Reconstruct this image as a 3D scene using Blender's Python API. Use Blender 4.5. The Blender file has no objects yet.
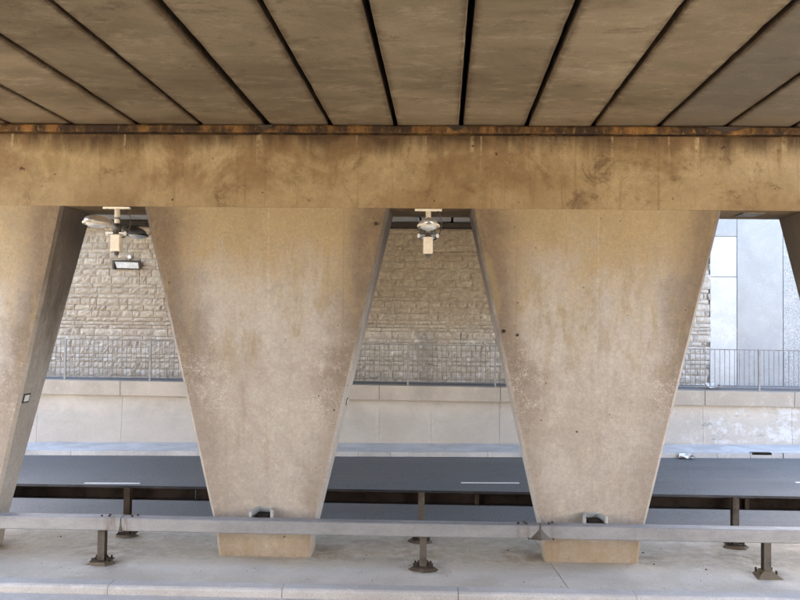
import bpy, math, random
from mathutils import Vector
R = math.radians
rnd = random.Random(7)
S = bpy.context.scene
COL = S.collection

# ------------------------------------------------------------------ camera, sky, sun, exposure
EYE = 3.7
cam_d = bpy.data.cameras.new('camera'); cam = bpy.data.objects.new('camera', cam_d); COL.objects.link(cam)
cam_d.lens = 36.0; cam_d.sensor_width = 36.0; cam_d.clip_end = 3000; cam_d.clip_start = 0.05
from mathutils import Matrix
yaw, pit, rol = R(1.55), math.atan(22 / 800), math.atan(0.0107)
fw = Vector((-math.sin(yaw) * math.cos(pit), math.cos(yaw) * math.cos(pit), math.sin(pit)))
r0 = Vector((math.cos(yaw), math.sin(yaw), 0)); u0 = r0.cross(fw)
rr = r0 * math.cos(rol) + u0 * math.sin(rol); uu = -r0 * math.sin(rol) + u0 * math.cos(rol)
m3 = Matrix((rr, uu, -fw)).transposed()
cam.matrix_world = Matrix.Translation((0, 0, EYE)) @ m3.to_4x4()
S.camera = cam

SUN_EL, SUN_AZ = R(38), R(-2)          # azimuth clockwise from +Y: behind the far wall, to the left
world = bpy.data.worlds.new('World'); S.world = world; world.use_nodes = True
wn = world.node_tree.nodes; wl = world.node_tree.links
sky = wn.new('ShaderNodeTexSky'); sky.sky_type = 'NISHITA'; sky.sun_disc = False
sky.sun_elevation = SUN_EL; sky.sun_rotation = SUN_AZ
sky.air_density = 1.0; sky.dust_density = 3.0; sky.ozone_density = 1.0
bg = wn['Background']; bg.inputs['Strength'].default_value = 0.14
wl.new(sky.outputs[0], bg.inputs['Color'])
sl = bpy.data.lights.new('sun', 'SUN'); sl.energy = 5.0; sl.angle = R(0.55); sl.color = (1.0, 0.93, 0.82)
so = bpy.data.objects.new('sun', sl); COL.objects.link(so)
sd = Vector((math.sin(SUN_AZ) * math.cos(SUN_EL), math.cos(SUN_AZ) * math.cos(SUN_EL), math.sin(SUN_EL)))
so.rotation_euler = sd.to_track_quat('Z', 'Y').to_euler(); so.location = sd * 60
S.view_settings.view_transform = 'Standard'; S.view_settings.look = 'None'
S.view_settings.exposure = 3.4; S.view_settings.gamma = 1.0
try:
    S.cycles.max_bounces = 14; S.cycles.diffuse_bounces = 8
except Exception:
    pass

# ------------------------------------------------------------------ node helpers
class NT:
    def __init__(s, name):
        s.m = bpy.data.materials.new(name); s.m.use_nodes = True
        s.t = s.m.node_tree; s.n = s.t.nodes; s.b = s.n['Principled BSDF']
        s._pos = None
    def link(s, a, b): s.t.links.new(a, b)
    def pos(s):
        if s._pos is None: s._pos = s.n.new('ShaderNodeNewGeometry').outputs['Position']
        return s._pos
    def xyz(s, v=None):
        x = s.n.new('ShaderNodeSeparateXYZ'); s.link(v or s.pos(), x.inputs[0]); return x.outputs
    def uv(s):
        return s.n.new('ShaderNodeTexCoord').outputs['UV']
    def val(s, sock, v):
        if isinstance(v, (int, float)): sock.default_value = v
        elif isinstance(v, (tuple, list)): sock.default_value = (*v, 1) if len(v) == 3 and len(sock.default_value) == 4 else v
        else: s.link(v, sock)
    def math(s, op, a, b=None, c=None, clamp=False):
        x = s.n.new('ShaderNodeMath'); x.operation = op; x.use_clamp = clamp
        s.val(x.inputs[0], a)
        if b is not None: s.val(x.inputs[1], b)
        if c is not None: s.val(x.inputs[2], c)
        return x.outputs[0]
    def scale(s, v, sc):
        x = s.n.new('ShaderNodeMapping'); x.inputs['Scale'].default_value = sc
        s.link(v or s.pos(), x.inputs[0]); return x.outputs[0]
    def noise(s, scale, detail=6, rough=0.6, sc=(1, 1, 1), v=None, dist=0.0):
        x = s.n.new('ShaderNodeTexNoise'); s.link(s.scale(v, sc), x.inputs['Vector'])
        x.inputs['Scale'].default_value = scale; x.inputs['Detail'].default_value = detail
        x.inputs['Roughness'].default_value = rough; x.inputs['Distortion'].default_value = dist
        return x.outputs[0]
    def ramp(s, f, a, b, lo=0.0, hi=1.0):
        x = s.n.new('ShaderNodeMapRange'); x.interpolation_type = 'SMOOTHSTEP'
        s.val(x.inputs['Value'], f); x.inputs['From Min'].default_value = a; x.inputs['From Max'].default_value = b
        x.inputs['To Min'].default_value = lo; x.inputs['To Max'].default_value = hi
        return x.outputs[0]
    def mix(s, f, a, b, mode='MIX'):
        x = s.n.new('ShaderNodeMix'); x.data_type = 'RGBA'; x.blend_type = mode
        s.val(x.inputs[0], f); s.val(x.inputs[6], a); s.val(x.inputs[7], b); return x.outputs[2]
    def mul(s, *a):
        r = a[0]
        for b in a[1:]: r = s.math('MULTIPLY', r, b)
        return r
    def line(s, coord, at, w):          # 1 on a thin line coord == at
        d = s.math('ABSOLUTE', s.math('SUBTRACT', coord, at)); return s.ramp(d, w, w * 0.3)
    def gain(s, c, f, lo, hi):          # multiply a colour by lo..hi following f
        g = s.ramp(f, 0.25, 0.75, lo, hi)
        cb = s.n.new('ShaderNodeCombineColor')
        for i in range(3): s.link(g, cb.inputs[i])
        return s.mix(1.0, c, cb.outputs[0], 'MULTIPLY')
    def bump(s, h, strength=0.3, dist=0.01, prev=None):
        x = s.n.new('ShaderNodeBump'); x.inputs['Strength'].default_value = strength
        x.inputs['Distance'].default_value = dist; s.val(x.inputs['Height'], h)
        if prev is not None: s.link(prev, x.inputs['Normal'])
        return x.outputs[0]
    def done(s, col, rough=0.85, nrm=None, metal=0.0, spec=0.3):
        s.val(s.b.inputs['Base Color'], col); s.val(s.b.inputs['Roughness'], rough)
        s.val(s.b.inputs['Metallic'], metal); s.b.inputs['Specular IOR Level'].default_value = spec
        if nrm is not None: s.link(nrm, s.b.inputs['Normal'])
        return s.m

def concrete(name, base, dark, light, grain=0.25, streak=0.3, rough=0.88, big=0.5):
    n = NT(name)
    a = n.noise(big, 9, 0.62, dist=0.4); b = n.noise(5, 8, 0.65); c = n.noise(70, 4, 0.7)
    col = n.mix(n.ramp(a, 0.35, 0.68), dark, base)
    col = n.mix(n.mul(n.ramp(b, 0.52, 0.75), 0.6), col, light)
    st = n.noise(4, 6, 0.6, sc=(1, 1, 0.10))
    col = n.mix(n.mul(n.ramp(st, 0.55, 0.75), streak), col, dark)
    col = n.gain(col, c, 1 - grain, 1 + grain * 0.6)
    nr = n.bump(c, 0.35, 0.006); nr = n.bump(b, 0.25, 0.02, nr)
    return n.done(col, rough, nr)

def metal(name, base, dark, rough=0.5, metallic=0.3, dirt=0.5):
    n = NT(name)
    a = n.noise(3, 8, 0.65); b = n.noise(45, 5, 0.7)
    col = n.mix(n.mul(n.ramp(a, 0.45, 0.7), dirt), base, dark)
    col = n.gain(col, b, 0.85, 1.1)
    return n.done(col, n.ramp(a, 0.3, 0.7, rough - 0.1, rough + 0.2), n.bump(b, 0.15, 0.003), metallic, 0.4)

# --- pier: grey-pink board-marked concrete, ochre run-off above, brown run-off beside the arrises
def pier_mat():
    n = NT('pier_concrete')
    x, y, z = n.xyz(); u, v, _ = n.xyz(n.uv())
    ox, oy, oz = n.xyz(n.n.new('ShaderNodeTexCoord').outputs['Object'])
    nx_, ny_, nz_ = n.xyz(n.n.new('ShaderNodeNewGeometry').outputs['True Normal'])
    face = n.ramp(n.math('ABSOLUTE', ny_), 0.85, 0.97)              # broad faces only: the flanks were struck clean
    a = n.noise(0.8, 9, 0.68, dist=0.4); b = n.noise(4.5, 10, 0.82); c = n.noise(75, 4, 0.8); d = n.noise(19, 8, 0.82)
    col = n.mix(n.ramp(a, 0.3, 0.7), (0.36, 0.315, 0.27), (0.43, 0.39, 0.345))
    st = n.noise(2.2, 8, 0.66, sc=(1, 1, 0.22)); st2 = n.noise(9, 6, 0.6, sc=(1, 1, 0.07))
    zz = n.math('ADD', v, n.math('MULTIPLY', n.math('SUBTRACT', st, 0.5), 0.9))
    zz = n.math('ADD', zz, n.math('MULTIPLY', n.math('SUBTRACT', a, 0.5), 0.5))
    ochre = n.mul(n.ramp(zz, 0.60, 1.12), n.ramp(face, 0, 1, 0.35, 1.0))
    col = n.mix(n.mul(ochre, 0.85), col, (0.34, 0.26, 0.15))
    hd = n.math('ADD', v, n.math('MULTIPLY', n.math('SUBTRACT', b, 0.5), 0.35))
    hd = n.math('ADD', hd, n.math('MULTIPLY', n.math('SUBTRACT', a, 0.5), 0.35))
    col = n.mix(n.mul(n.ramp(hd, 0.72, 0.99), face, 0.9), col, (0.315, 0.228, 0.118))
    e = n.math('SUBTRACT', 0.5, n.math('ABSOLUTE', n.math('SUBTRACT', u, 0.5)))       # 0 at the arris
    ew = n.math('ADD', e, n.math('MULTIPLY', n.math('SUBTRACT', a, 0.5), 0.26))
    ew = n.math('ADD', ew, n.math('MULTIPLY', n.math('SUBTRACT', st, 0.5), 0.16))
    ed = n.mul(n.ramp(ew, 0.25, 0.03), n.ramp(v, 0.25, 0.75, 0.35, 1.0), face)
    col = n.mix(n.mul(ed, 0.85), col, (0.135, 0.09, 0.055))
    shade_tone = n.mul(n.ramp(zz, 0.42, 0.9), n.math('SUBTRACT', 1.0, face))  # soot mixed with the beam's shade, painted on the flank tops
    col = n.mix(n.mul(shade_tone, 0.85), col, (0.09, 0.065, 0.045))
    # greenish-ochre wet runs in the upper half, broken hanging tongues
    run = n.mul(n.ramp(n.noise(1.25, 9, 0.74, sc=(1.5, 1, 0.5), dist=0.6), 0.5, 0.64), n.ramp(v, 0.42, 0.66), face)
    col = n.mix(n.mul(run, 0.5), col, (0.27, 0.20, 0.095))
    run2 = n.mul(n.ramp(n.noise(2.6, 9, 0.78, sc=(1.2, 1, 0.55)), 0.53, 0.62), n.ramp(v, 0.3, 0.6), face)
    col = n.mix(n.mul(run2, 0.3), col, (0.25, 0.185, 0.105))
    # lime bloom: pale specks low down by the arrises
    sp = n.mul(n.ramp(n.noise(38, 8, 0.9), 0.47, 0.64), n.ramp(n.noise(3.4, 8, .75), .44, .6), n.ramp(ew, 0.36, 0.14), n.ramp(n.math('ABSOLUTE', n.math('SUBTRACT', v, 0.5)), 0.17, 0.03), face)
    col = n.mix(n.mul(sp, 0.75), col, (0.66, 0.62, 0.56))
    col = n.mix(n.mul(n.ramp(st2, 0.55, 0.75), 0.3), col, (0.24, 0.18, 0.115))
    pale = n.mul(n.ramp(n.noise(3.2, 9, 0.8, sc=(1, 1, 0.6)), 0.54, 0.66), 0.35, n.ramp(v, 0.75, 0.5), face)
    col = n.mix(pale, col, (0.56, 0.50, 0.42))
    col = n.gain(col, b, 0.89, 1.08); col = n.gain(col, d, 0.83, 1.13); col = n.gain(col, c, 0.84, 1.12)
    foot = n.math('ADD', v, n.math('MULTIPLY', n.math('SUBTRACT', b, 0.5), 0.18))
    col = n.mix(n.mul(n.ramp(foot, 0.11, 0.03), n.ramp(st, .35, .65, .2, .6)), col, (0.30, 0.225, 0.135))
    col = n.mix(n.ramp(foot, 0.025, -0.01, 0, 0.75), col, (0.10, 0.075, 0.05))
    # shutter-board lines and blow holes
    ln = n.math('MAXIMUM', n.line(ox, 0.03, 0.014), n.line(v, 0.425, 0.0028))
    col = n.mix(n.mul(ln, n.ramp(d, 0.4, 0.65), face, 0.24), col, (0.58, 0.51, 0.42))
    ln2 = n.mul(n.math('MAXIMUM', n.line(ox, -0.62, 0.02), n.line(ox, 0.60, 0.02)), n.ramp(v, 0.44, 0.40))
    ln2 = n.math('MAXIMUM', ln2, n.mul(n.math('MAXIMUM', n.line(ox, -1.22, 0.02), n.line(ox, 1.2, 0.02)), n.ramp(v, 0.4, 0.5)))
    col = n.mix(n.mul(ln2, n.ramp(st, 0.45, 0.66), face, 0.22), col, (0.15, 0.10, 0.06))
    hole = n.ramp(n.noise(11, 1, 0.4), 0.80, 0.825)
    col = n.mix(n.mul(hole, 0.85), col, (0.05, 0.03, 0.02))
    nr = n.bump(c, 0.3, 0.005); nr = n.bump(b, 0.35, 0.02, nr)
    nr = n.bump(n.noise(3, 3, 0.5, sc=(1, 1, 5)), 0.12, 0.02, nr)
    return n.done(col, 0.85, nr)

def beam_mat():
    n = NT('beam_concrete')
    x, y, z = n.xyz()
    a = n.noise(1.0, 9, 0.66, dist=0.7); b = n.noise(6, 10, 0.82); c = n.noise(75, 4, 0.8)
    col = n.mix(n.ramp(a, 0.3, 0.7), (0.225, 0.155, 0.072), (0.375, 0.285, 0.155))
    col = n.mix(n.ramp(x, 2.5, 7.5, 0, 0.5), col, (0.35, 0.275, 0.185))
    col = n.mix(n.ramp(n.math('ADD', z, n.math('MULTIPLY', n.math('SUBTRACT', b, 0.5), 0.7)), 6.05, 5.5, 0, 0.9), col, (0.315, 0.228, 0.118))
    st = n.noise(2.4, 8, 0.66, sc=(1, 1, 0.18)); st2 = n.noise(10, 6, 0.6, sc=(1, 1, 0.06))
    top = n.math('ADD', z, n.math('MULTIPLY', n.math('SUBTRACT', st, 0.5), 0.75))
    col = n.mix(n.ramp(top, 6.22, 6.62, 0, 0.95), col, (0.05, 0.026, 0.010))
    col = n.mix(n.ramp(n.math('ADD', z, n.math('MULTIPLY', n.math('SUBTRACT', a, 0.5), 0.8)), 5.7, 5.42, 0, 0.15), col, (0.17, 0.10, 0.04))
    col = n.mix(n.mul(n.ramp(st2, 0.56, 0.72), 0.4), col, (0.14, 0.075, 0.03))
    blot = n.ramp(n.noise(1.7, 10, 0.82, dist=0.6), 0.53, 0.66)
    col = n.mix(n.mul(blot, 0.75), col, (0.10, 0.056, 0.026))
    big = n.ramp(n.noise(0.7, 9, 0.7, dist=0.5), 0.46, 0.62)
    col = n.mix(n.mul(big, n.ramp(z, 5.5, 6.0, .3, 1), 0.72), col, (0.165, 0.098, 0.042))
    for xo in (-4.9, 0.15, 5.2):
        l = n.mul(n.line(n.math('ADD', x, n.math('MULTIPLY', n.math('SUBTRACT', a, .5), 1.6)), xo, 1.0), n.ramp(n.math('ADD', z, n.math('MULTIPLY', n.math('SUBTRACT', st, .5), .5)), 6.2, 5.45))
        col = n.mix(n.mul(l, .55), col, (0.15, 0.085, 0.034))
    dr = n.mul(n.ramp(n.noise(7, 2, 0.5, sc=(1, 1, 0.02)), 0.62, 0.69), n.ramp(n.math('ADD', z, n.math('MULTIPLY', n.math('SUBTRACT', n.noise(5, 3, .6, sc=(1, 1, .1)), 0.5), 1.6)), 6.1, 6.6))
    col = n.mix(n.mul(dr, n.ramp(b, .38, .6), 0.5), col, (0.52, 0.42, 0.24))
    for x0, k in ((-2.45, 0.25), (3.62, 0.4), (-7.6, 0.3)):
        wob = n.math('MULTIPLY', n.math('SUBTRACT', n.noise(9, 4), 0.5), 0.012)
        l = n.line(n.math('ADD', x, wob), x0, 0.03)
        col = n.mix(n.mul(l, n.ramp(st, 0.3, 0.6), k), col, (0.15, 0.085, 0.03))
    col = n.gain(col, b, 0.78, 1.14); col = n.gain(col, c, 0.85, 1.1)
    hole = n.ramp(n.noise(8, 1.5, 0.5), 0.76, 0.79)
    col = n.mix(n.mul(hole, 0.8), col, (0.04, 0.022, 0.012))
    nr = n.bump(c, 0.3, 0.005); nr = n.bump(b, 0.35, 0.02, nr)
    return n.done(col, 0.85, nr)

def strip_mat():
    n = NT('bearing_mortar')
    a = n.noise(2.5, 9, 0.7, sc=(1, 1, 0.4)); b = n.noise(14, 8, 0.7, sc=(1, 1, 0.35)); c = n.noise(60, 4, 0.7)
    col = n.mix(n.ramp(a, 0.42, 0.66), (0.028, 0.014, 0.006), (0.21, 0.105, 0.028))
    col = n.mix(n.mul(n.ramp(b, 0.55, 0.72), 0.7), col, (0.33, 0.20, 0.07))
    col = n.gain(col, c, 0.7, 1.15)
    return n.done(col, 0.8, n.bump(b, 0.6, 0.02))

def plank_mat():
    n = NT('deck_plank_concrete')
    oi = n.n.new('ShaderNodeObjectInfo').outputs['Random']
    a = n.noise(0.55, 9, 0.66, sc=(0.6, 1, 1), dist=0.5); b = n.noise(2.6, 11, 0.8, sc=(0.75, 1.3, 1), dist=0.2); c = n.noise(60, 4, 0.7)
    x, y, z = n.xyz()
    col = n.mix(n.ramp(a, 0.3, 0.7), (0.17, 0.125, 0.07), (0.315, 0.245, 0.15))
    col = n.mix(n.mul(n.ramp(b, 0.5, 0.66), 0.5), col, (0.44, 0.355, 0.235))
    dk = n.noise(1.5, 11, 0.8, sc=(0.7, 1.25, 1), dist=0.3)
    col = n.mix(n.mul(n.ramp(dk, 0.53, 0.66), 0.6), col, (0.11, 0.07, 0.036))
    g = n.mix(oi, (0.74, 0.73, 0.71), (1.1, 1.1, 1.1))
    col = n.mix(1.0, col, g, 'MULTIPLY')
    col = n.mix(n.ramp(x, 3.45, 3.62, 0, 0.5), col, (0.12, 0.108, 0.09))
    # brown leak staining near the bearing and beside the joints
    u, v, _ = n.xyz(n.uv())
    e = n.math('SUBTRACT', 0.5, n.math('ABSOLUTE', n.math('SUBTRACT', u, 0.5)))
    ew = n.math('ADD', e, n.math('MULTIPLY', n.math('SUBTRACT', b, 0.5), 0.3))
    col = n.mix(n.ramp(ew, 0.10, -0.02, 0, 0.75), col, (0.085, 0.05, 0.025))
    col = n.mix(n.ramp(n.math('ADD', y, n.math('MULTIPLY', n.math('SUBTRACT', dk, 0.5), 2.0)), 11.3, 12.4, 0, 0.35), col, (0.16, 0.10, 0.045))
    col = n.gain(col, c, 0.84, 1.1)
    nr = n.bump(c, 0.3, 0.005); nr = n.bump(b, 0.25, 0.02, nr)
    return n.done(col, 0.88, nr)

def stone_mat(name, attr):
    n = NT(name)
    x, y, z = n.xyz()
    if attr:
        at = n.n.new('ShaderNodeAttribute'); at.attribute_name = 'tone'; r = at.outputs['Fac']
    else:
        r = n.n.new('ShaderNodeObjectInfo').outputs['Random']
    a = n.noise(0.35, 6, 0.6); b = n.noise(9, 8, 0.7); c = n.noise(60, 4, 0.7)
    col = n.mix(r, (0.36, 0.295, 0.22), (0.46, 0.39, 0.30))
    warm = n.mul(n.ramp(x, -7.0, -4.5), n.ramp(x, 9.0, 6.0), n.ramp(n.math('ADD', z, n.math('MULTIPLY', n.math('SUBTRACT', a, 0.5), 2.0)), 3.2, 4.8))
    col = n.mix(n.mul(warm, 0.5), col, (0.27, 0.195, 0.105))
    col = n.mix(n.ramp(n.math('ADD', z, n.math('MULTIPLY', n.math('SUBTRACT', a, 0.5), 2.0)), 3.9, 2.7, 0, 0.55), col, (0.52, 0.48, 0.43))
    col = n.mix(n.ramp(x, 7.2, 8.4, 0, 0.6), col, (0.5, 0.48, 0.45))  # right-hand stones painted brighter, a highlight put into the colour
    lime = n.mul(n.ramp(n.noise(3.6, 9, 0.82), 0.53, 0.63), n.ramp(z, 4.4, 2.6, 0.12, 0.95))
    col = n.mix(lime, col, (0.68, 0.66, 0.62))
    st = n.mul(n.line(n.math('ADD', x, n.math('MULTIPLY', n.math('SUBTRACT', b, .5), .5)), 0.2, 0.42), n.ramp(z, 3.6, 3.2), 0.28)
    col = n.mix(st, col, (0.10, 0.085, 0.07))
    col = n.gain(col, b, 0.72, 1.2); col = n.gain(col, c, 0.85, 1.12)
    nr = n.bump(c, 0.4, 0.006); nr = n.bump(b, 0.7, 0.04, nr)
    return n.done(col, 0.9, nr)

def asphalt(name, right_tone):
    n = NT(name)
    x, y, z = n.xyz()
    a = n.noise(0.5, 7, 0.6, sc=(0.35, 1, 1)); b = n.noise(130, 3, 0.8); c = n.noise(28, 5, 0.75)
    col = n.mix(n.ramp(a, 0.3, 0.7), (0.078, 0.085, 0.09), (0.112, 0.12, 0.125))
    tr = n.noise(1.1, 5, 0.6, sc=(0.05, 1, 1))
    col = n.mix(n.mul(n.ramp(tr, 0.5, 0.68), 0.45), col, (0.135, 0.138, 0.14))
    ck = n.mul(n.line(n.noise(0.45, 6, 0.6, dist=0.8), 0.5, 0.004), 0.5)
    col = n.mix(ck, col, (0.03, 0.03, 0.03))
    if right_tone:  # paler tone beyond a ragged, bent edge on the right
        edge = n.math('ADD', x, n.math('MULTIPLY', n.math('SUBTRACT', n.noise(1.5, 5), 0.5), 0.3))
        edge = n.math('ADD', edge, n.math('MULTIPLY', n.math('ABSOLUTE', n.math('SUBTRACT', y, 19.0)), 0.10))
        col = n.mix(n.ramp(edge, 8.75, 9.1, 0, 0.5), col, (0.13, 0.135, 0.14))
    col = n.mix(n.mul(n.ramp(b, 0.6, 0.75), 0.7), col, (0.3, 0.3, 0.29))
    sp = n.noise(34, 2, 0.9)
    col = n.mix(n.mul(n.ramp(sp, 0.6, 0.72), 0.55), col, (0.22, 0.225, 0.23))
    col = n.gain(col, c, 0.6, 1.4)
    nr = n.bump(b, 0.8, 0.012); nr = n.bump(c, 0.3, 0.01, nr)
    return n.done(col, n.ramp(a, .3, .7, .5, .62), nr, spec=0.5)

def far_wall_mat():
    n = NT('parapet_concrete')
    x, y, z = n.xyz()
    a = n.noise(0.7, 8, 0.65, dist=0.5); b = n.noise(5, 8, 0.7); c = n.noise(50, 4, 0.7)
    col = n.mix(n.ramp(a, 0.3, 0.7), (0.44, 0.395, 0.34), (0.54, 0.495, 0.435))
    lo = n.math('ADD', z, n.math('MULTIPLY', n.math('SUBTRACT', a, 0.5), 0.8))
    col = n.mix(n.ramp(lo, 1.05, 0.7, 0, 0.4), col, (0.38, 0.36, 0.335))
    w = n.mul(n.ramp(n.noise(1.6, 10, 0.8, sc=(1, 1, 1.3)), 0.49, 0.60), n.ramp(x, 6.8, 9.2, 0.12, 0.85))
    col = n.mix(w, col, (0.6, 0.6, 0.6))
    d = n.mul(n.ramp(n.noise(1.6, 8, 0.7, sc=(.7, 1, 2)), 0.55, 0.68), n.ramp(x, 6.8, 9.0, 0.1, 0.6))
    col = n.mix(d, col, (0.15, 0.15, 0.12))
    for x0 in (-1.3, 0.33, 8.6):
        l = n.line(n.math('ADD', x, n.math('MULTIPLY', n.math('SUBTRACT', b, 0.5), 0.35)), x0, 0.09)
        col = n.mix(n.mul(l, n.ramp(b, 0.4, 0.6), 0.55), col, (0.55, 0.52, 0.46))
    col = n.gain(col, c, 0.85, 1.1)
    nr = n.bump(c, 0.3, 0.006); nr = n.bump(b, 0.3, 0.02, nr)
    return n.done(col, 0.88, nr)

def verge_mat():
    n = NT('verge_concrete')
    x, y, z = n.xyz()
    a = n.noise(0.8, 9, 0.66, dist=0.5); b = n.noise(6, 9, 0.72); c = n.noise(90, 4, 0.75); d = n.noise(22, 3, 0.6)
    col = n.mix(n.ramp(a, 0.3, 0.7), (0.48, 0.44, 0.38), (0.63, 0.59, 0.53))
    tan = n.mul(n.ramp(n.math('ADD', y, n.math('MULTIPLY', n.math('SUBTRACT', a, 0.5), 2.2)), 11.9, 12.7), n.ramp(b, 0.35, 0.65, 0.35, 0.75))
    col = n.mix(tan, col, (0.50, 0.415, 0.29))
    col = n.mix(n.mul(n.ramp(b, 0.56, 0.74), 0.4), col, (0.28, 0.25, 0.20))
    col = n.mix(n.mul(n.ramp(d, 0.70, 0.76), 0.7), col, (0.07, 0.065, 0.06))
    pale = n.ramp(n.noise(2.4, 8, .7), .55, .7)
    col = n.mix(n.mul(pale, .5), col, (.68, .66, .62))
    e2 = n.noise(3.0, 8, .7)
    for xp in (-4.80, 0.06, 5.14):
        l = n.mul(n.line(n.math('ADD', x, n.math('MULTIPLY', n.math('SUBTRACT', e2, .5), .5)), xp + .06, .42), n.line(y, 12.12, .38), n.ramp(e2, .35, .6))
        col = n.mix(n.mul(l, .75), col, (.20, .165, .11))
    for xp in (-4.98, .03, 5.27, -7.0, -1.6, 3.5, 1.75):  # dark spots: dirt, plus the shadow right of pier feet painted in
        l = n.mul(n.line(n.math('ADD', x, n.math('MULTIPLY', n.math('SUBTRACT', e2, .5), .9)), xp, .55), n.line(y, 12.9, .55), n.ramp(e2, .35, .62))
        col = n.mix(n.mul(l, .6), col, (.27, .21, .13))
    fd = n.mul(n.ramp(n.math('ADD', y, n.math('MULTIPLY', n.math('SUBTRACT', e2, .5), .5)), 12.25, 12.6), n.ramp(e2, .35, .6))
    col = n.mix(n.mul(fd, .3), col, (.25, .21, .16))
    col = n.gain(col, c, 0.75, 1.15); col = n.gain(col, n.noise(30, 6, .8), .85, 1.1)
    nr = n.bump(c, 0.35, 0.006); nr = n.bump(b, 0.3, 0.02, nr)
    return n.done(col, 0.85, nr)

M = {}
M['pier'] = pier_mat(); M['beam'] = beam_mat(); M['strip'] = strip_mat(); M['plank'] = plank_mat()
M['plank_far'] = concrete('far_plank_concrete', (0.46, 0.45, 0.43), (0.36, 0.34, 0.31), (0.55, 0.54, 0.52)); M['shade_tone'] = concrete('shaded_bearing', (0.05, 0.038, 0.028), (0.025, 0.02, 0.014), (0.08, 0.06, 0.045))  # bearing colour near black, the shade of the recess painted in
M['stone'] = stone_mat('rubble_stone', False); M['stone_mass'] = stone_mat('rubble_stone_mass', True)
M['mortar'] = concrete('wall_mortar', (0.36, 0.30, 0.23), (0.24, 0.195, 0.14), (0.45, 0.41, 0.35))
M['road'] = asphalt('far_asphalt', True); M['road_near'] = asphalt('near_asphalt', False)
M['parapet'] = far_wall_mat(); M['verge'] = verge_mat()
M['coping'] = concrete('coping_concrete', (0.50, 0.44, 0.37), (0.38, 0.335, 0.28), (0.56, 0.51, 0.44), streak=0.35)
M['kerb'] = concrete('kerb_concrete', (0.58, 0.57, 0.56), (0.44, 0.43, 0.42), (0.68, 0.67, 0.66), streak=0.1)
M['farverge'] = concrete('far_verge_concrete', (0.62, 0.61, 0.60), (0.48, 0.47, 0.46), (0.70, 0.69, 0.68), streak=0.0, big=1.2)
M['panel'] = concrete('exposed_aggregate_panel', (0.49, 0.49, 0.48), (0.43, 0.43, 0.425), (0.58, 0.58, 0.57), grain=1.0, streak=0.35, big=1.1)
M['panel_pale'] = concrete('pale_wall_concrete', (0.62, 0.62, 0.61), (0.53, 0.53, 0.515), (0.68, 0.68, 0.67), grain=0.3, streak=0.4, big=1.3)
M['slab'] = concrete('deck_slab_concrete', (0.10, 0.085, 0.06), (0.05, 0.04, 0.03), (0.15, 0.13, 0.1))
def rail_mat():
    n = NT('galvanised_rail')
    a = n.noise(2.2, 9, 0.75, sc=(0.5, 1, 1)); b = n.noise(45, 5, 0.8); sc = n.noise(9, 8, 0.8, sc=(0.12, 1, 1.6)); st = n.noise(7, 7, 0.75, sc=(1, 1, 0.15))
    col = n.mix(n.ramp(a, 0.35, 0.68), (0.315, 0.32, 0.335), (0.23, 0.232, 0.24))
    col = n.mix(n.mul(n.ramp(sc, 0.58, 0.68), 0.4), col, (0.44, 0.44, 0.45))
    col = n.mix(n.mul(n.ramp(st, 0.58, 0.7), 0.35), col, (0.16, 0.125, 0.095))
    x, y, z = n.xyz()
    for xj in (-4.49, 1.795):
        l = n.mul(n.line(n.math('ADD', x, n.math('MULTIPLY', n.math('SUBTRACT', st, .5), .5)), xj, .4), n.ramp(st, .4, .6))
        col = n.mix(n.mul(l, .55), col, (.12, .085, .06))
    col = n.gain(col, b, 0.85, 1.1)
    return n.done(col, n.ramp(a, .3, .7, .38, .6), n.bump(a, .2, .02, n.bump(b, 0.15, 0.003)), 0.2, 0.4)
M['rail'] = rail_mat()
M['railplate'] = metal('galvanised_plate', (0.42, 0.43, 0.42), (0.30, 0.30, 0.29), 0.45, 0.2, 0.5)
M['rust'] = metal('rusty_steel', (0.05, 0.036, 0.026), (0.025, 0.015, 0.01), 0.8, 0.1, 0.9)
M['darkrail'] = metal('rusted_channel', (0.020, 0.012, 0.008), (0.009, 0.006, 0.004), 0.85, 0.1, 0.9)
M['postmetal'] = metal('weathered_post', (0.105, 0.092, 0.078), (0.05, 0.038, 0.028), 0.65, 0.2, 0.8)
M['fence'] = metal('fence_paint', (0.24, 0.23, 0.215), (0.15, 0.13, 0.11), 0.75, 0.0, 0.6)
M['fencepost'] = metal('fence_post_galvanised', (0.30, 0.29, 0.275), (0.18, 0.165, 0.145), 0.7, 0.0, 0.6)
M['alu'] = metal('lamp_aluminium', (0.50, 0.48, 0.45), (0.26, 0.22, 0.17), 0.35, 0.7, 0.55)
M['alu_dull'] = metal('sooty_aluminium', (0.22, 0.19, 0.15), (0.09, 0.07, 0.05), 0.5, 0.4, 0.6)
M['cream'] = metal('cream_paint', (0.66, 0.58, 0.46), (0.42, 0.34, 0.23), 0.5, 0.0, 0.5)
M['lampdark'] = metal('lamp_dark_metal', (0.07, 0.06, 0.05), (0.03, 0.025, 0.02), 0.5, 0.4, 0.5)
M['white'] = metal('white_paint', (0.72, 0.72, 0.70), (0.5, 0.5, 0.48), 0.5, 0.0, 0.4)
M['grout'] = concrete('post_grout', (0.17, 0.14, 0.095), (0.07, 0.05, 0.035), (0.27, 0.23, 0.17))
M['soil'] = concrete('earth', (0.09, 0.10, 0.05), (0.06, 0.055, 0.035), (0.13, 0.13, 0.07))
M['walk'] = concrete('walkway_paving', (0.22, 0.22, 0.225), (0.16, 0.16, 0.165), (0.28, 0.28, 0.29), streak=0)
def paint_mat():
    n = NT('road_paint'); b = n.noise(25, 6, 0.8)
    col = n.mix(n.ramp(b, 0.56, 0.68), (0.78, 0.78, 0.76), (0.30, 0.30, 0.30)); return n.done(col, 0.6, n.bump(b, .3, .003))
M['paint'] = paint_mat()
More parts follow.
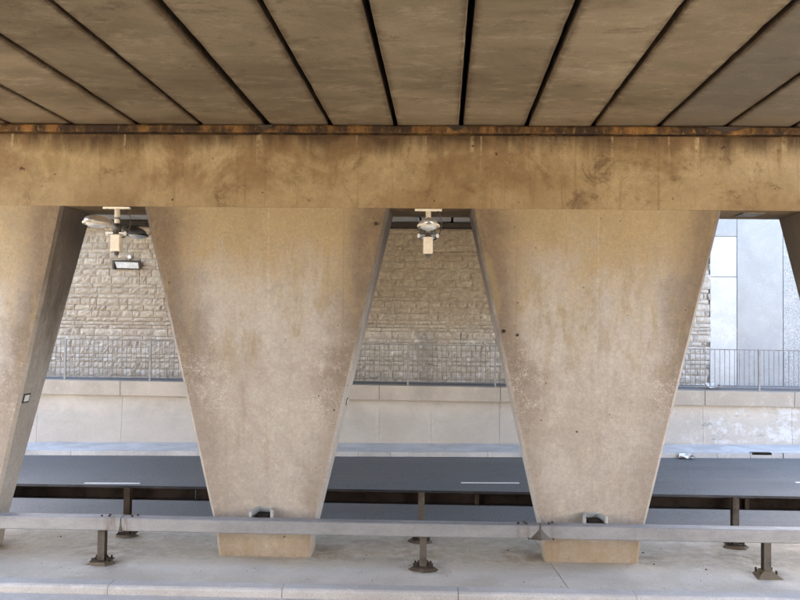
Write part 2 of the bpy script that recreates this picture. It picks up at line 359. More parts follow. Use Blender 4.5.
def glass_mat():
    n = NT('lamp_glass'); a = n.noise(8, 5)
    return n.done(n.mix(n.ramp(a, .3, .7), (0.55, 0.55, 0.52), (0.72, 0.72, 0.70)), 0.12, None, 0.0, 0.6)
M['glass'] = glass_mat()

# ------------------------------------------------------------------ mesh helpers
class MB:
    def __init__(s): s.v = []; s.f = []; s.uvs = None
    def quad8(s, p):                     # 8 corners: bottom ring ccw, top ring ccw
        i = len(s.v); s.v += [tuple(q) for q in p]
        for f in ((0, 3, 2, 1), (4, 5, 6, 7), (0, 1, 5, 4), (1, 2, 6, 5), (2, 3, 7, 6), (3, 0, 4, 7)):
            s.f.append(tuple(i + k for k in f))
        return s
    def box(s, x0, x1, y0, y1, z0, z1):
        return s.quad8([(x0, y0, z0), (x1, y0, z0), (x1, y1, z0), (x0, y1, z0), (x0, y0, z1), (x1, y0, z1), (x1, y1, z1), (x0, y1, z1)])
    def prism(s, poly, fn0, fn1):        # poly of 2d points ccw, fn maps 2d -> 3d at either end
        i = len(s.v); k = len(poly)
        s.v += [tuple(fn0(*p)) for p in poly] + [tuple(fn1(*p)) for p in poly]
        s.f.append(tuple(i + j for j in reversed(range(k)))); s.f.append(tuple(i + k + j for j in range(k)))
        for j in range(k):
            a, b = j, (j + 1) % k; s.f.append((i + a, i + b, i + k + b, i + k + a))
        return s
    def loft(s, rings, cap=True):
        i = len(s.v); k = len(rings[0])
        for r in rings: s.v += [tuple(p) for p in r]
        for a in range(len(rings) - 1):
            for j in range(k):
                b = (j + 1) % k; o = i + a * k
                s.f.append((o + j, o + b, o + k + b, o + k + j))
        if cap:
            s.f.append(tuple(i + j for j in reversed(range(k)))); o = i + (len(rings) - 1) * k
            s.f.append(tuple(o + j for j in range(k)))
        return s
    def tube(s, a, b, r0, r1=None, n=12):
        a, b = Vector(a), Vector(b); d = (b - a).normalized(); r1 = r0 if r1 is None else r1
        p = d.orthogonal().normalized(); q = d.cross(p)
        ring = lambda c, r: [c + (p * math.cos(2 * math.pi * j / n) + q * math.sin(2 * math.pi * j / n)) * r for j in range(n)]
        return s.loft([ring(a, r0), ring(b, r1)])
    def mesh(s, name, mat, off=(0, 0, 0), smooth=False):
        me = bpy.data.meshes.new(name)
        me.from_pydata([(x - off[0], y - off[1], z - off[2]) for x, y, z in s.v], [], s.f); me.update()
        import bmesh
        bm = bmesh.new(); bm.from_mesh(me); bmesh.ops.recalc_face_normals(bm, faces=bm.faces); bm.to_mesh(me); bm.free()
        if mat: me.materials.append(mat)
        if smooth:
            for p in me.polygons: p.use_smooth = True
        return me
def wpos(o):
    l = Vector(o.location)
    while o.parent: o = o.parent; l += Vector(o.location)
    return l
def link(name, me, parent=None, loc=(0, 0, 0)):
    o = bpy.data.objects.new(name, me); COL.objects.link(o); o.location = loc
    if parent: o.parent = parent
    return o
def part(name, mb, mat, parent=None, smooth=False, bevel=0):   # geometry given in world coordinates
    off = wpos(parent) if parent else (0, 0, 0)
    o = link(name, mb.mesh(name, mat, off, smooth), parent)
    if bevel:
        m = o.modifiers.new('bevel', 'BEVEL'); m.width = bevel; m.segments = 2; m.limit_method = 'ANGLE'; m.angle_limit = R(40)
    return o
def tag(o, label, cat, group=None):
    o['label'] = label; o['category'] = cat
    if group: o['group'] = group
    return o
def thing(name, loc, label, cat, group=None):
    o = bpy.data.objects.new(name, None); COL.objects.link(o); o.location = loc; o.empty_display_size = 0.2
    return tag(o, label, cat, group)
def struct(name, mb, mat, parent=None, bevel=0):
    o = part(name, mb, mat, parent, bevel=bevel); o['kind'] = 'structure'; return o
def copy_tree(o, parent=None, loc=None):
    c = o.copy(); COL.objects.link(c)
    if parent: c.parent = parent
    if loc is not None: c.location = loc
    for ch in list(o.children): copy_tree(ch, c)
    return c

SK = 0.028                               # the planks and pier flanks run 1.6 degrees off square
FRONT, BACK = 12.33, 13.36
X0, X1 = -14.65, 9.75                    # ends of the bridge
RISE = 0.011                             # the far carriageway climbs to the right

# ------------------------------------------------------------------ ground, roads
g = MB(); g.box(-400, 400, -400, 400, -1.6, -0.9); struct('ground', g, M['soil'])
struct('gutter', MB().box(-80, 80, 10.25, 11.045, -0.6, -0.108), M['kerb'])
r = MB(); r.box(-80, 80, 2.9, 10.245, -0.6, -0.115); struct('near_road', r, M['road_near'])
def fz(x, z): return z + RISE * x
def sheet(x0, x1, y0, y1, z0, z1):       # follows the climb of the far carriageway
    b = MB(); return b.quad8([(x0, y0, fz(x0, z0)), (x1, y0, fz(x1, z0)), (x1, y1, fz(x1, z0)), (x0, y1, fz(x0, z0)),
                              (x0, y0, fz(x0, z1)), (x1, y0, fz(x1, z1)), (x1, y1, fz(x1, z1)), (x0, y1, fz(x0, z1))])
struct('far_road', sheet(-45, 45, 14.35, 22.84, -0.8, -0.12), M['road'])
for x0, w in ((-16.6, 1.35), (-7.96, 1.32), (0.98, 1.38), (8.95, 1.4), (17.9, 1.4)):
    struct('lane_marking', sheet(x0, x0 + w, 19.1 + 0.03 * x0, 19.2 + 0.03 * x0, -0.119, -0.114), M['paint'])

# central verge: concrete bays, with the kerb along its near edge
vg = bpy.data.objects.new('central_verge', None); COL.objects.link(vg); vg['kind'] = 'structure'
jx = [-60, -23.0, -14.5, -8.1, 2.03, 7.2, 14.0, 22, 60]
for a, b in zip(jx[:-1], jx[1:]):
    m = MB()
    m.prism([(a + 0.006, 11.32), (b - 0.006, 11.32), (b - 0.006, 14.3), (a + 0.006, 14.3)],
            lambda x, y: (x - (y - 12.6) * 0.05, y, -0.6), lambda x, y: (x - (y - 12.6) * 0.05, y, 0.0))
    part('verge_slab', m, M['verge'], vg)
x = -4.3 - 2.42 * 12
me = MB().prism([(11.05, -0.6), (11.315, -0.6), (11.315, 0.012), (11.10, 0.012), (11.065, -0.004), (11.05, -0.03)],
                lambda y, z: (0.004, y, z), lambda y, z: (2.416, y, z)).mesh('kerb', M['kerb'])
while x < 30:
    link('kerb', me, vg, (x, rnd.uniform(-0.004, 0.004), rnd.uniform(-0.003, 0.003))); x += 2.42
# central verge far kerb
m = MB().box(-45, 45, 14.306, 14.345, -0.8, -0.002); part('kerb_edge', m, M['kerb'], vg)

# far verge and kerb
fv = bpy.data.objects.new('far_verge', None); COL.objects.link(fv); fv['kind'] = 'structure'
part('verge_paving', sheet(-45, 45, 23.0, 24.9, -0.8, 0.0), M['farverge'], fv)
kx = [-22 + 0.92 * i for i in range(48)]
me = MB().box(0.004, 0.914, 22.85, 22.995, -0.5, 0.01).mesh('kerb_stone', M['kerb'])
for a in kx:
    if abs(a - 9.28) < 0.4: continue     # the gully's place
    link('kerb_stone', me, fv, (a, rnd.uniform(-0.006, 0.006), fz(a + .45, 0) + rnd.uniform(-0.006, 0.006)))
# near verge, parapet and walkway on the camera's own side (unseen, built for blocked and bounced light)
m = MB().box(-60, 60, 1.2, 2.89, -0.6, 0.0); struct('near_verge', m, M['verge'])
nw = thing('parapet_wall', (0, 0.9, 0), 'low concrete parapet wall below the viewpoint', 'wall')
part('wall_panel', MB().box(-60, 60, 0.75, 1.19, -0.6, 1.45), M['coping'], nw)
part('coping', MB().box(-60, 60, 0.7, 1.25, 1.452, 1.8), M['coping'], nw)
struct('near_walkway', MB().box(-60, 60, -1.3, 0.745, 1.2, 1.76), M['walk'])
aw = thing('retaining_wall', (0, -1.2, 1.7), 'unseen pale concrete retaining wall behind the viewpoint', 'wall')
part('wall_face', MB().box(-60, 60, -1.9, -1.305, 0, 6.7), M['coping'], aw)  # out of view, pale so that it bounces sunlight under the deck
struct('near_embankment', MB().box(-300, 300, -300, -1.91, -0.85, 6.6), M['soil'])
struct('far_embankment', MB().box(-300, 300, 27.6, 300, -0.85, 7.4), M['soil'])

# ------------------------------------------------------------------ piers
def pier_mesh():
    # trapezoid, 3.83 m wide at the head and 1.38 m at the foot; thicker at the head; chamfered arrises
    mb = MB(); c = 0.045; rings = []
    H = 5.46; N = 14
    for i in range(N + 1):
        t = i / N; z = H * t; w = (1.38 + (3.83 - 1.38) * t) / 2
        y0 = 12.60 + (FRONT - 12.60) * t; y1 = 13.02 + (BACK - 13.02) * t
        cc = c if z > 0.02 else 0.035
        ring = [(-w + cc, y0), (w - cc, y0), (w, y0 + cc), (w, y1 - cc), (w - cc, y1), (-w + cc, y1), (-w, y1 - cc), (-w, y0 + cc)]
        rings.append([(x + SK * (y - 12.8), y, z) for x, y in ring])
    rings[0] = [(x, y, -0.25) for x, y, z in rings[0]]
    mb.loft(rings); me = mb.mesh('shaft', M['pier'], (0, 12.8, 0))
    uv = me.uv_layers.new(name='UVMap')
    for lp in me.loops:
        x, y, z = me.vertices[lp.vertex_index].co
        t = max(0, z) / 5.46; w = (1.38 + 2.45 * t) / 2
        uv.data[lp.index].uv = ((x - SK * y) / (2 * w) + 0.5, t)
    return me
pm = pier_mesh()
pier_lab = {-12.63: 'tapered concrete pier beyond the left edge of the view',
            -7.53: 'tapered concrete pier cut by the left edge, its grey flank showing',
            -2.42: 'wide-headed concrete pier between the two lamps, ochre runs down its middle',
            2.68: 'wide-headed concrete pier right of the middle lamp, two dark bolt holes by its left edge',
            7.78: 'concrete pier at the right edge, only its brown upper flank showing'}
for px, lab in pier_lab.items():
    t = thing('pier', (px, 12.8, 0), lab, 'pier', 'tapered piers along the central verge')
    link('shaft', pm, t)
    # small inspection plate on the right flank, 2.45 m up
    zc = 2.42; tt = zc / 5.46; w = (1.38 + 2.45 * tt) / 2; y0 = 12.60 - 0.27 * tt
    dx = 2.45 / 2 / 5.46
    if px in (-7.53, -2.42):
        def pt(y, z, o): return (px + w + (z - zc) * dx + SK * (y - 12.8) + o, y, z)
        ya = y0 + (0.07 if px < -5 else 0.3); s_ = 1.0 if px < -5 else 0.7
        b = MB().quad8([pt(ya, zc - .075 * s_, -.01), pt(ya, zc - .075 * s_, .012), pt(ya + .2 * s_, zc - .075 * s_, .012), pt(ya + .2 * s_, zc - .075 * s_, -.01),
                        pt(ya, zc + .075 * s_, -.01), pt(ya, zc + .075 * s_, .012), pt(ya + .2 * s_, zc + .075 * s_, .012), pt(ya + .2 * s_, zc + .075 * s_, -.01)])
        fr = part('marker_plate', b, M['lampdark'], t)
        b = MB().quad8([pt(ya + .03, zc - .05 * s_, .012), pt(ya + .03, zc - .05 * s_, .016), pt(ya + .17 * s_, zc - .05 * s_, .016), pt(ya + .17 * s_, zc - .05 * s_, .012),
                        pt(ya + .03, zc + .05 * s_, .012), pt(ya + .03, zc + .05 * s_, .016), pt(ya + .17 * s_, zc + .05 * s_, .016), pt(ya + .17 * s_, zc + .05 * s_, .012)])
        part('plate_face', b, M['white'], fr)
    if px == 2.68:
        for bx, bz, r_ in ((1.28, 3.58, .024), (1.49, 3.52, .018)):  # dark stubs put in where the face has tie holes
            yf = 12.60 - 0.27 * bz / 5.46
            part('bolt_or_hole', MB().tube((bx, yf - .022, bz), (bx, yf + .03, bz), r_, n=10), M['rust'], t)
            part('hole_rim', MB().tube((bx - .008, yf - .006, bz - .004), (bx - .008, yf + .03, bz - .004), r_ * 1.25, n=10), M['rust'], t)
    if px == -2.42:
        yf = FRONT
        part('bolt_or_hole', MB().tube((-0.72, yf - .02, 5.22), (-0.72, yf + .05, 5.22), .026, n=10), M['rust'], t)

# ------------------------------------------------------------------ crossbeam and bearing strip
cb = thing('crossbeam', (0, 12.85, 5.46), 'long ochre-stained concrete crossbeam lying along the pier heads', 'beam')
m = MB()
nx = 60
prof = lambda x: [(x, FRONT, 5.462), (x, FRONT - 0.0, 6.585), (x, FRONT + 0.012, 6.6), (x, BACK, 6.6), (x, BACK, 5.462)]
m.loft([prof(X0 + (X1 - X0) * i / nx) for i in range(nx + 1)])
part('beam_body', m, M['beam'], cb)
# ragged mortar bed under the planks: broken edge at the top, shadow groove beneath
m = MB(); rings = []
nn = 240
for i in range(nn + 1):
    x = X0 + (X1 - X0) * i / nn
    j = rnd.uniform(-1, 1); k = rnd.uniform(-1, 1)
    yo = FRONT - 0.045 + 0.008 * j
    rings.append([(x, FRONT + 0.05, 6.601), (x, FRONT + 0.05, 6.618), (x, yo + .004, 6.622 + 0.004 * k), (x, yo - 0.004, 6.64), (x, yo - 0.002 * k, 6.715), (x, yo + 0.02, 6.742 + 0.006 * j), (x, BACK, 6.742), (x, BACK, 6.601)])
m.loft(rings); part('bearing_strip', m, M['strip'], cb)
# broken-away pocket in the strip: a few dark spalls
for x, w in ((4.65, .32), (-2.45, .12), (0.52, .14)):
    part('spall', MB().prism([(x - w, 6.735), (x + w, 6.735), (x + w * .5, 6.68), (x - w * .3, 6.655)], lambda a, b: (a, FRONT - .062, b), lambda a, b: (a, FRONT - .03, b)), M['rust'], cb)
part('diaphragm', MB().box(X0 + .02, X1 - .02, 12.62, 13.1, 6.744, 7.31), M['slab'], cb)
# pale plate under the beam in the right-hand opening
part('soffit_plate', MB().box(5.0, 5.32, 12.55, 12.95, 5.448, 5.46), M['alu_dull'], cb)

# ------------------------------------------------------------------ deck planks
def plank_mesh(w, y0, y1, z0, z1, h=0.5, mt='plank', seed=0):
    mb = MB(); rings = []; fr = random.Random(seed)
    n = 60
    for i in range(n + 1):
        t = i / n; y = y0 + (y1 - y0) * t; z = z0 + (z1 - z0) * t; s = SK * (y - 12.06)
        c1, c2 = [.012 + .008 * fr.random() + (fr.uniform(.006, .02) if fr.random() < .05 else 0) for _ in (0, 1)]
        a, b = fr.uniform(-.002, .002), fr.uniform(-.002, .002); q = min(i, n - i) > 0
        rings.append([(s + c1 + a * q, y, z), (s + w - c2 + b * q, y, z), (s + w + b * q, y, z + c2), (s + w, y, z + h), (s, y, z + h), (s + a * q, y, z + c1)])
    mb.loft(rings); me = mb.mesh('plank', M[mt])
    uv = me.uv_layers.new(name='UVMap')
    for lp in me.loops:
        x, y, z = me.vertices[lp.vertex_index].co
        uv.data[lp.index].uv = ((x - SK * (y - 12.06)) / w, (y - y0) / (y1 - y0))
    return me
P = 1.017
joints = [-2.475 + P * i for i in range(-9, 12)]
near = thing('bridge_deck', (0, 5, 6.75), 'near deck span of sooty concrete planks filling the top of the view', 'bridge deck')
far = thing('bridge_deck', (0, 19, 6.75), 'far deck span glimpsed through the openings above the stone wall', 'bridge deck')
mesh_n = [plank_mesh(P - 0.072, -1.25, 12.61, 6.75, 6.75, seed=q) for q in range(5)]; mesh_w = plank_mesh(P - 0.11, -1.25, 12.61, 6.75, 6.75)
mesh_f = plank_mesh(P - 0.075, 13.12, 27.2, 6.76, 6.98, mt='plank_far')
for a, b in zip(joints[:-1], joints[1:]):
    wide = abs(a + 2.475) < .01
    if -8.4 < a and b < 7.9: link('plank', mesh_w if wide else rnd.choice(mesh_n), near, (a + (0.075 if wide else 0.036), -5, -6.75 + rnd.uniform(0.0, 0.014)))
    if a > -11 and b < 8.4: link('plank', mesh_f, far, (a + 0.037, -19, -6.75 + rnd.uniform(0.0, 0.012)))
part('deck_slab', MB().box(-7.9, 7.4, -1.25, 12.61, 7.27, 7.6), M['slab'], near)
part('deck_slab', MB().quad8([(-10.6, 13.12, 7.28), (7.95, 13.12, 7.28), (7.95, 27.2, 7.5), (-10.6, 27.2, 7.5),
                              (-10.6, 13.12, 7.6), (7.95, 13.12, 7.6), (7.95, 27.2, 7.8), (-10.6, 27.2, 7.8)]), M['slab'], far)

# ------------------------------------------------------------------ stone abutment wall
WY = 26.5
sw = thing('stone_wall', (-5, WY, 1.7), 'coursed rubble stone abutment wall beyond the far railing', 'wall')
part('mortar_bed', MB().box(-40, 9.40, WY + .022, WY + .9, 0.5, 6.80), M['mortar'], sw)
part('bearing_shelf', MB().box(-40, 9.40, WY - .02, WY + .9, 6.803, 6.86), M['shade_tone'], sw)
part('ballast_wall', MB().box(-40, 9.40, WY + .62, WY + .95, 6.861, 7.9), M['shade_tone'], sw)
part('bearing_pad', MB().box(-40, 9.40, WY - .6, WY - .03, 6.80, 6.93), M['shade_tone'], sw)
variants = []
for i in range(18):
    b = MB(); k = 3; fr = random.Random(50 + i); nxs, nzs = 4, 3
    grid = []
    for iz in range(nzs + 1):
        for ix in range(nxs + 1):
            u, v = ix / nxs, iz / nzs
            ed = ix in (0, nxs) or iz in (0, nzs)
            y = 0.0 if ed else -fr.uniform(0.012, 0.055)
            ju = fr.uniform(-.018, .018); jv = fr.uniform(-.035, .035)
            grid.append((u + ju, y + fr.uniform(-.006, .006), v + jv))
    back = [(0, .09, 0), (1, .09, 0), (1, .09, 1), (0, .09, 1)]
    b.v = grid + back
    W = nxs + 1
    for iz in range(nzs):
        for ix in range(nxs):
            a = iz * W + ix; b.f.append((a, a + 1, a + W + 1, a + W))
    q = len(grid)
    b.f.append(tuple(range(0, W))[::-1] + (q, q + 1)); 
    b.f.append(tuple(nzs * W + j for j in range(W)) + (q + 2, q + 3))
    b.f.append(tuple(j * W for j in range(nzs + 1)) + (q + 3, q))
    b.f.append(tuple(j * W + nxs for j in range(nzs + 1)) + (q + 2, q + 1))
    variants.append((b, b.mesh('stone', M['stone'])))
gaps = [(-5.56 - 0.0, -6.85, -4.33, -3.13), (-0.505, -1.73, 0.765, 1.99), (4.595, 3.37, 5.87, 7.09)]
def seen(x, z):
    f = 12.7 / WY; X = x * f; Z = EYE + (z - EYE) * f; t = Z / 5.46
    if t > 1: return False
    return any(r1 + (l0 - r1) * t - 0.03 < X < l1 + (r2 - l1) * t + 0.03 for l0, r1, r2, l1 in gaps)
stones = []
z = 1.62; row = 0
while z < 6.78:
    h = rnd.choice((0.14, 0.19, 0.22, 0.24, 0.26, 0.21))
    if 3.28 < z < 3.6: h = 0.12
    if z + h > 6.74: h = 6.795 - z
    x = -20 + rnd.uniform(-.3, 0)
    while x < 9.40:
        w = rnd.uniform(0.20, 0.58) * (1.35 if h < .16 else 1)
        if x + w > 9.30: w = 9.40 - x + rnd.uniform(-.06, .10)
        hh = h
        stones.append((x, z, w, hh)); x += w
    z += h; row += 1
vis = [s for s in stones if seen(s[0] + s[2] / 2, s[1] + s[3] / 2)]
vis.sort(key=lambda s: -s[2] * s[3]); vis = set(vis[:300])
mass = MB(); tone = []
for s in stones:
    x, z, w, h = s; b, me = rnd.choice(variants); g_ = rnd.uniform(.005, .011); yo = rnd.uniform(-.014, .014)
    if s in vis:
        o = link('stone', me, sw, (x + g_ + 5, yo, z + g_ - 1.7)); o.scale = (w - 2 * g_, 1, h - 2 * g_)
    else:
        i = len(mass.v); tv = rnd.random()
        mass.v += [(x + g_ + p[0] * (w - 2 * g_), WY + yo + p[1], z + g_ + p[2] * (h - 2 * g_)) for p in b.v]
        mass.f += [tuple(i + k for k in f) for f in b.f]; tone += [tv] * len(b.v)
o = part('stone_courses', mass, M['stone_mass'], sw); o['kind'] = 'stuff'
at = o.data.attributes.new('tone', 'FLOAT', 'POINT'); at.data.foreach_set('value', tone)

# ------------------------------------------------------------------ concrete wall right of the stone
cw = thing('concrete_wall', (13, WY, 1.7), 'tall pale blue-grey concrete wall of upright panels, right of the rubble stone', 'wall')
zt = 8.6
for x0, x1, za, zb, mt, yo in ((9.47, 10.333, 0.6, 5.29, 'panel_pale', .02), (9.47, 10.333, 5.305, 6.62, 'panel_pale', .028), (9.47, 10.333, 6.632, zt, 'panel', .015),
                               (10.341, 11.818, 0.6, zt, 'panel', 0), (11.83, 14.1, 0.6, zt, 'panel', -.01), (14.125, 17.0, .6, zt, 'panel', .0), (17.02, 20, .6, zt, 'panel', 0.01), (20.02, 45, .6, zt, 'panel', 0)):
    part('panel', MB().box(x0, x1, WY + yo, WY + .5, za, zb), M[mt], cw, bevel=.012)
part('backing', MB().box(9.41, 45, WY + .51, WY + 1, .5, zt - .01), M['mortar'], cw)

# ------------------------------------------------------------------ far parapet, walkway and railing
struct('far_walkway', MB().box(-45, 45, 24.93, WY + .03, 0.9, 1.745), M['walk'])
pw = thing('parapet_wall', (0, 24.6, 0), 'low grey concrete parapet wall with a coping, beyond the far road', 'wall')
wj = [-44, -35, -27, -19.9, -17.2, -14.6, -11.9, -9.25, -6.6, -3.9, -1.27, 0.33, 2.42, 5.9, 8.58, 11.25, 13.9, 16.6, 19.3, 27, 35, 44]
def pz(x): return 1.755 - 0.004 * x
for a, b in zip(wj[:-1], wj[1:]):
    a += .004; b -= .004
    part('wall_panel', MB().quad8([(a, 24.55, -.75), (b, 24.55, -.75), (b, 24.92, -.75), (a, 24.92, -.75), (a, 24.66, pz(a) - .455), (b, 24.66, pz(b) - .455), (b, 24.92, pz(b) - .455), (a, 24.92, pz(a) - .455)]), M['parapet'], pw)
part('wall_core', MB().quad8([(-44, 24.565, -.75), (44, 24.565, -.75), (44, 24.91, -.75), (-44, 24.91, -.75), (-44, 24.675, 1.47), (44, 24.675, 1.12), (44, 24.91, 1.12), (-44, 24.91, 1.47)]), M['parapet'], pw)
for a, b in zip(wj[:-1], wj[1:]):
    if abs(b - .33) < .01 : b = 2.42
    elif abs(a - .33) < .01: continue
    a += .005; b -= .005
    part('coping', MB().quad8([(a, 24.47, pz(a) - .45), (b, 24.47, pz(b) - .45), (b, 24.92, pz(b) - .45), (a, 24.92, pz(a) - .45), (a, 24.44, pz(a)), (b, 24.44, pz(b)), (b, 24.925, pz(b) + .004), (a, 24.925, pz(a) + .004)]), M['coping'], pw, bevel=.015)

fe = thing('railing', (0, 24.62, 1.75), 'grey upright-bar pedestrian railing standing on the far parapet', 'railing')
fposts = [-19.05 + 2.665 * i for i in range(15)]
pmesh = MB().box(-.028, .028, -.028, .028, 0, 1.28).mesh('post', M['fencepost']); bmesh_ = MB().box(-.008, .008, -.008, .008, .125, 1.24).mesh('baluster', M['fence'])
for i, a in enumerate(fposts):
    link('post', pmesh, fe, (a, 0, -.004 * a))
    if i < len(fposts) - 1:
        for zz, hh in ((1.24, .03), (.11, .022)):
            b_ = fposts[i + 1]
            part('top_rail' if zz > 1 else 'bottom_rail', MB().quad8([(a + .03, 24.597, 1.75 + zz - .004 * a), (b_ - .03, 24.597, 1.75 + zz - .004 * b_), (b_ - .03, 24.643, 1.75 + zz - .004 * b_), (a + .03, 24.643, 1.75 + zz - .004 * a),
                 (a + .03, 24.597, 1.75 + zz + hh - .004 * a), (b_ - .03, 24.597, 1.75 + zz + hh - .004 * b_), (b_ - .03, 24.643, 1.75 + zz + hh - .004 * b_), (a + .03, 24.643, 1.75 + zz + hh - .004 * a)]), M['fence'], fe)
        for j in range(1, 18):
            xb = a + 2.665 * j / 18; o = link('baluster', bmesh_, fe, (xb, rnd.uniform(-.004, .004), -.004 * xb)); o.rotation_euler.y = rnd.uniform(-.004, .004)

# ------------------------------------------------------------------ guard rails
gr = thing('guardrail', (0, 12.1, 0), 'grey box-beam guardrail in front of the piers, a bent joint at its middle right', 'guardrail')
def railseg(x0, x1, sag0=0, sag1=0, y0=12.0, y1=12.22, z0=.507, z1=.702):
    c = .012; sec = lambda x, s: [(x, y0 + c, z0 + s), (x, y0, z0 + c + s), (x, y0, z1 - c + s), (x, y0 + c, z1 + s), (x, y1 - c, z1 + s), (x, y1, z1 - c + s), (x, y1, z0 + c + s), (x, y1 - c, z0 + s)]
    return MB().loft([sec(x0 + (x1 - x0) * i / 8, sag0 + (sag1 - sag0) * i / 8 - .006 * math.sin(math.pi * i / 8)) for i in range(9)])
for x0, x1, s0, s1 in ((-40, -13.4, .0, .01), (-13.38, -4.497, .01, .01), (-4.483, 1.785, .006, 0.0), (1.80, 10.2, .0, .01), (10.22, 40, .01, .01)):
    part('beam', railseg(x0, x1, s0, s1), M['rail'], gr)
# joint sleeves: folded cover plates
def sleeve(x, w, d, nm):
    b = MB(); b.v = [(x - w, 11.995, .502), (x + w, 11.995, .502), (x, 11.995, .66), (x, 11.995 - d, .51), (x - w, 12.0, .502), (x + w, 12.0, .502), (x, 12.0, .66)]
    b.f = [(0, 3, 2), (3, 1, 2), (0, 1, 3), (4, 6, 5), (0, 2, 6, 4), (2, 1, 5, 6), (0, 4, 5, 1)]
    o = part(nm, b, M['postmetal'], gr)
    return o
sl_ = sleeve(1.795, .16, .085, 'joint_flap')
for dx_ in (-.17, -.12, .12, .19):
    part('bolt', MB().tube((1.795 + dx_, 11.985, .512), (1.795 + dx_, 12.0, .512), .014, n=6), M['rust'], sl_)
sleeve(-4.49, .035, .02, 'joint_flap')
for jx_ in (-4.49, 1.795):
    for dx_, dy in ((-.32, .05), (-.22, .09), (-.2, .04), (.14, .06), (.2, .1)):
        part('bolt', MB().tube((jx_ + dx_, 12.0 + dy * 1.7, .70), (jx_ + dx_, 12.0 + dy * 1.7, .73), .017, n=6), M['rust'], gr)
def post(parent, x, y, h, yawed, pyramid, mat='postmetal'):
    p = MB(); a, t = .052, .008
    for bx in ((-a, a, y - .06, y - .06 + .012), (-a, a, y + .048, y + .06)): p.box(x + bx[0], x + bx[1], bx[2], bx[3], .02, h)
    p.box(x - .006, x + .006, y - .0478, y + .0478, .02, h)
    o = part('post', p, M[mat], parent)
    w, d = .15, .14
    if pyramid:
        b = MB().quad8([(x - w - .05, y - d - .06, 0), (x + w + .03, y - d - .05, 0), (x + w + .05, y + d, 0), (x - w, y + d, 0), (x - .07, y - .08, .09), (x + .07, y - .08, .08), (x + .08, y + .08, .085), (x - .07, y + .08, .09)])
        part('grout_pad', b, M['grout'], o)
    else:
        fr = random.Random(int(x * 100)); ring0 = []; ring1 = []; ring2 = []
        for k in range(12):
            an = 2 * math.pi * k / 12; q = fr.uniform(.8, 1.2)
            ring0.append((x + math.cos(an) * .21 * q, y + math.sin(an) * .17 * q, -.002)); ring1.append((x + math.cos(an) * .15 * q, y + math.sin(an) * .13 * q, .03 + fr.uniform(0, .015))); ring2.append((x + math.cos(an) * .08, y + math.sin(an) * .08, .055))
        part('grout_pad', MB().loft([ring0, ring1, ring2]), M['grout'], o)
        for sx in (-1, 1):
            part('gusset', MB().prism([(0.055, .04), (.15, .04), (.055, .15)], lambda u, v: (x + sx * u, y - .012, v), lambda u, v: (x + sx * u, y + .012, v)), M['rust'], o)
        part('base_plate', MB().box(x - w, x + w, y - d * .8, y + d * .8, .045, .06), M['rust'], o)
    for sx in (-1, 1):
        for sy in (-1, 1):
            part('bolt_or_hole', MB().tube((x + sx * .115, y + sy * .085, .04), (x + sx * .115, y + sy * .085, .1), .016, n=6), M['rust'], o)
    return o
for i, xp in enumerate((-9.7, -4.80, 0.06, 5.14, 10.1)):
    post(gr, xp, 12.10, .504, 0, i >= 3)
for xb in (-7.55, -2.42, 2.66, 7.75):                 # hollow collars tying the rail to the piers
    t = .018; zf, zb2 = .64, .84
    outer = [(-.18, 12.142), (.18, 12.142), (.10, 12.565), (-.10, 12.565)]; inner = [(-.155, 12.16), (.155, 12.16), (.082, 12.555), (-.082, 12.555)]
    outer = [(-.17, 12.225), (-.19, 12.27), (-.11, 12.56), (.11, 12.56), (.19, 12.27), (.17, 12.225)]
    inner = [(-.145, 12.225), (-.16, 12.27), (-.085, 12.54), (.085, 12.54), (.16, 12.27), (.145, 12.225)]
    b = MB()
    for k in range(5):
        o0, o1, i0, i1 = outer[k], outer[k + 1], inner[k], inner[k + 1]
        zt0 = .775
        b.quad8([(xb + o0[0], o0[1], .58), (xb + o1[0], o1[1], .58), (xb + i1[0], i1[1], .58), (xb + i0[0], i0[1], .58),
                 (xb + o0[0], o0[1], zt0), (xb + o1[0], o1[1], .79), (xb + i1[0], i1[1], .79), (xb + i0[0], i0[1], zt0)])
    o = part('pier_bracket', b, M['railplate'], gr)
    part('bracket_shade', MB().box(xb - .10, xb + .10, 12.29, 12.52, .60, .715), M['darkrail'], o)  # dark block standing for the shade inside the hollow

gb = thing('guardrail', (0, 13.7, 0), 'dark rusted channel guardrail behind the piers, seen from its hollow back', 'guardrail')
def channel(x0, x1):
    y0, y1, z0, z1, t = 13.72, 13.90, .585, .80, .008
    b = MB()
    b.box(x0, x1, y1 - t, y1, z0, z1); b.box(x0, x1, y0, y1 - t - .0005, z1 - t, z1); b.box(x0, x1, y0 + .05, y1 - t - .0005, z0, z0 + t)
    b.box(x0, x1, y0, y0 + t, z1 - .02, z1 - t - .0005)
    return b
for x0, x1 in ((-40, -12.4), (-12.39, -3.9), (-3.89, 3.6), (3.61, 12.2), (12.21, 40)):
    o = part('beam', channel(x0, x1), M['darkrail'], gb)
for xx in (-8.9, -2.05, .98, 2.2, 5.55, 7.9):
    part('bracket', MB().box(xx - .035, xx + .035, 13.80, 13.888, .58, .785), M['rust'], gb)
for xp in (-9.9, -4.98, .03, 5.27, 10.3):
    p = post(gb, xp, 13.62, .82, 0, False, 'rust' if xp < 0 else 'postmetal')

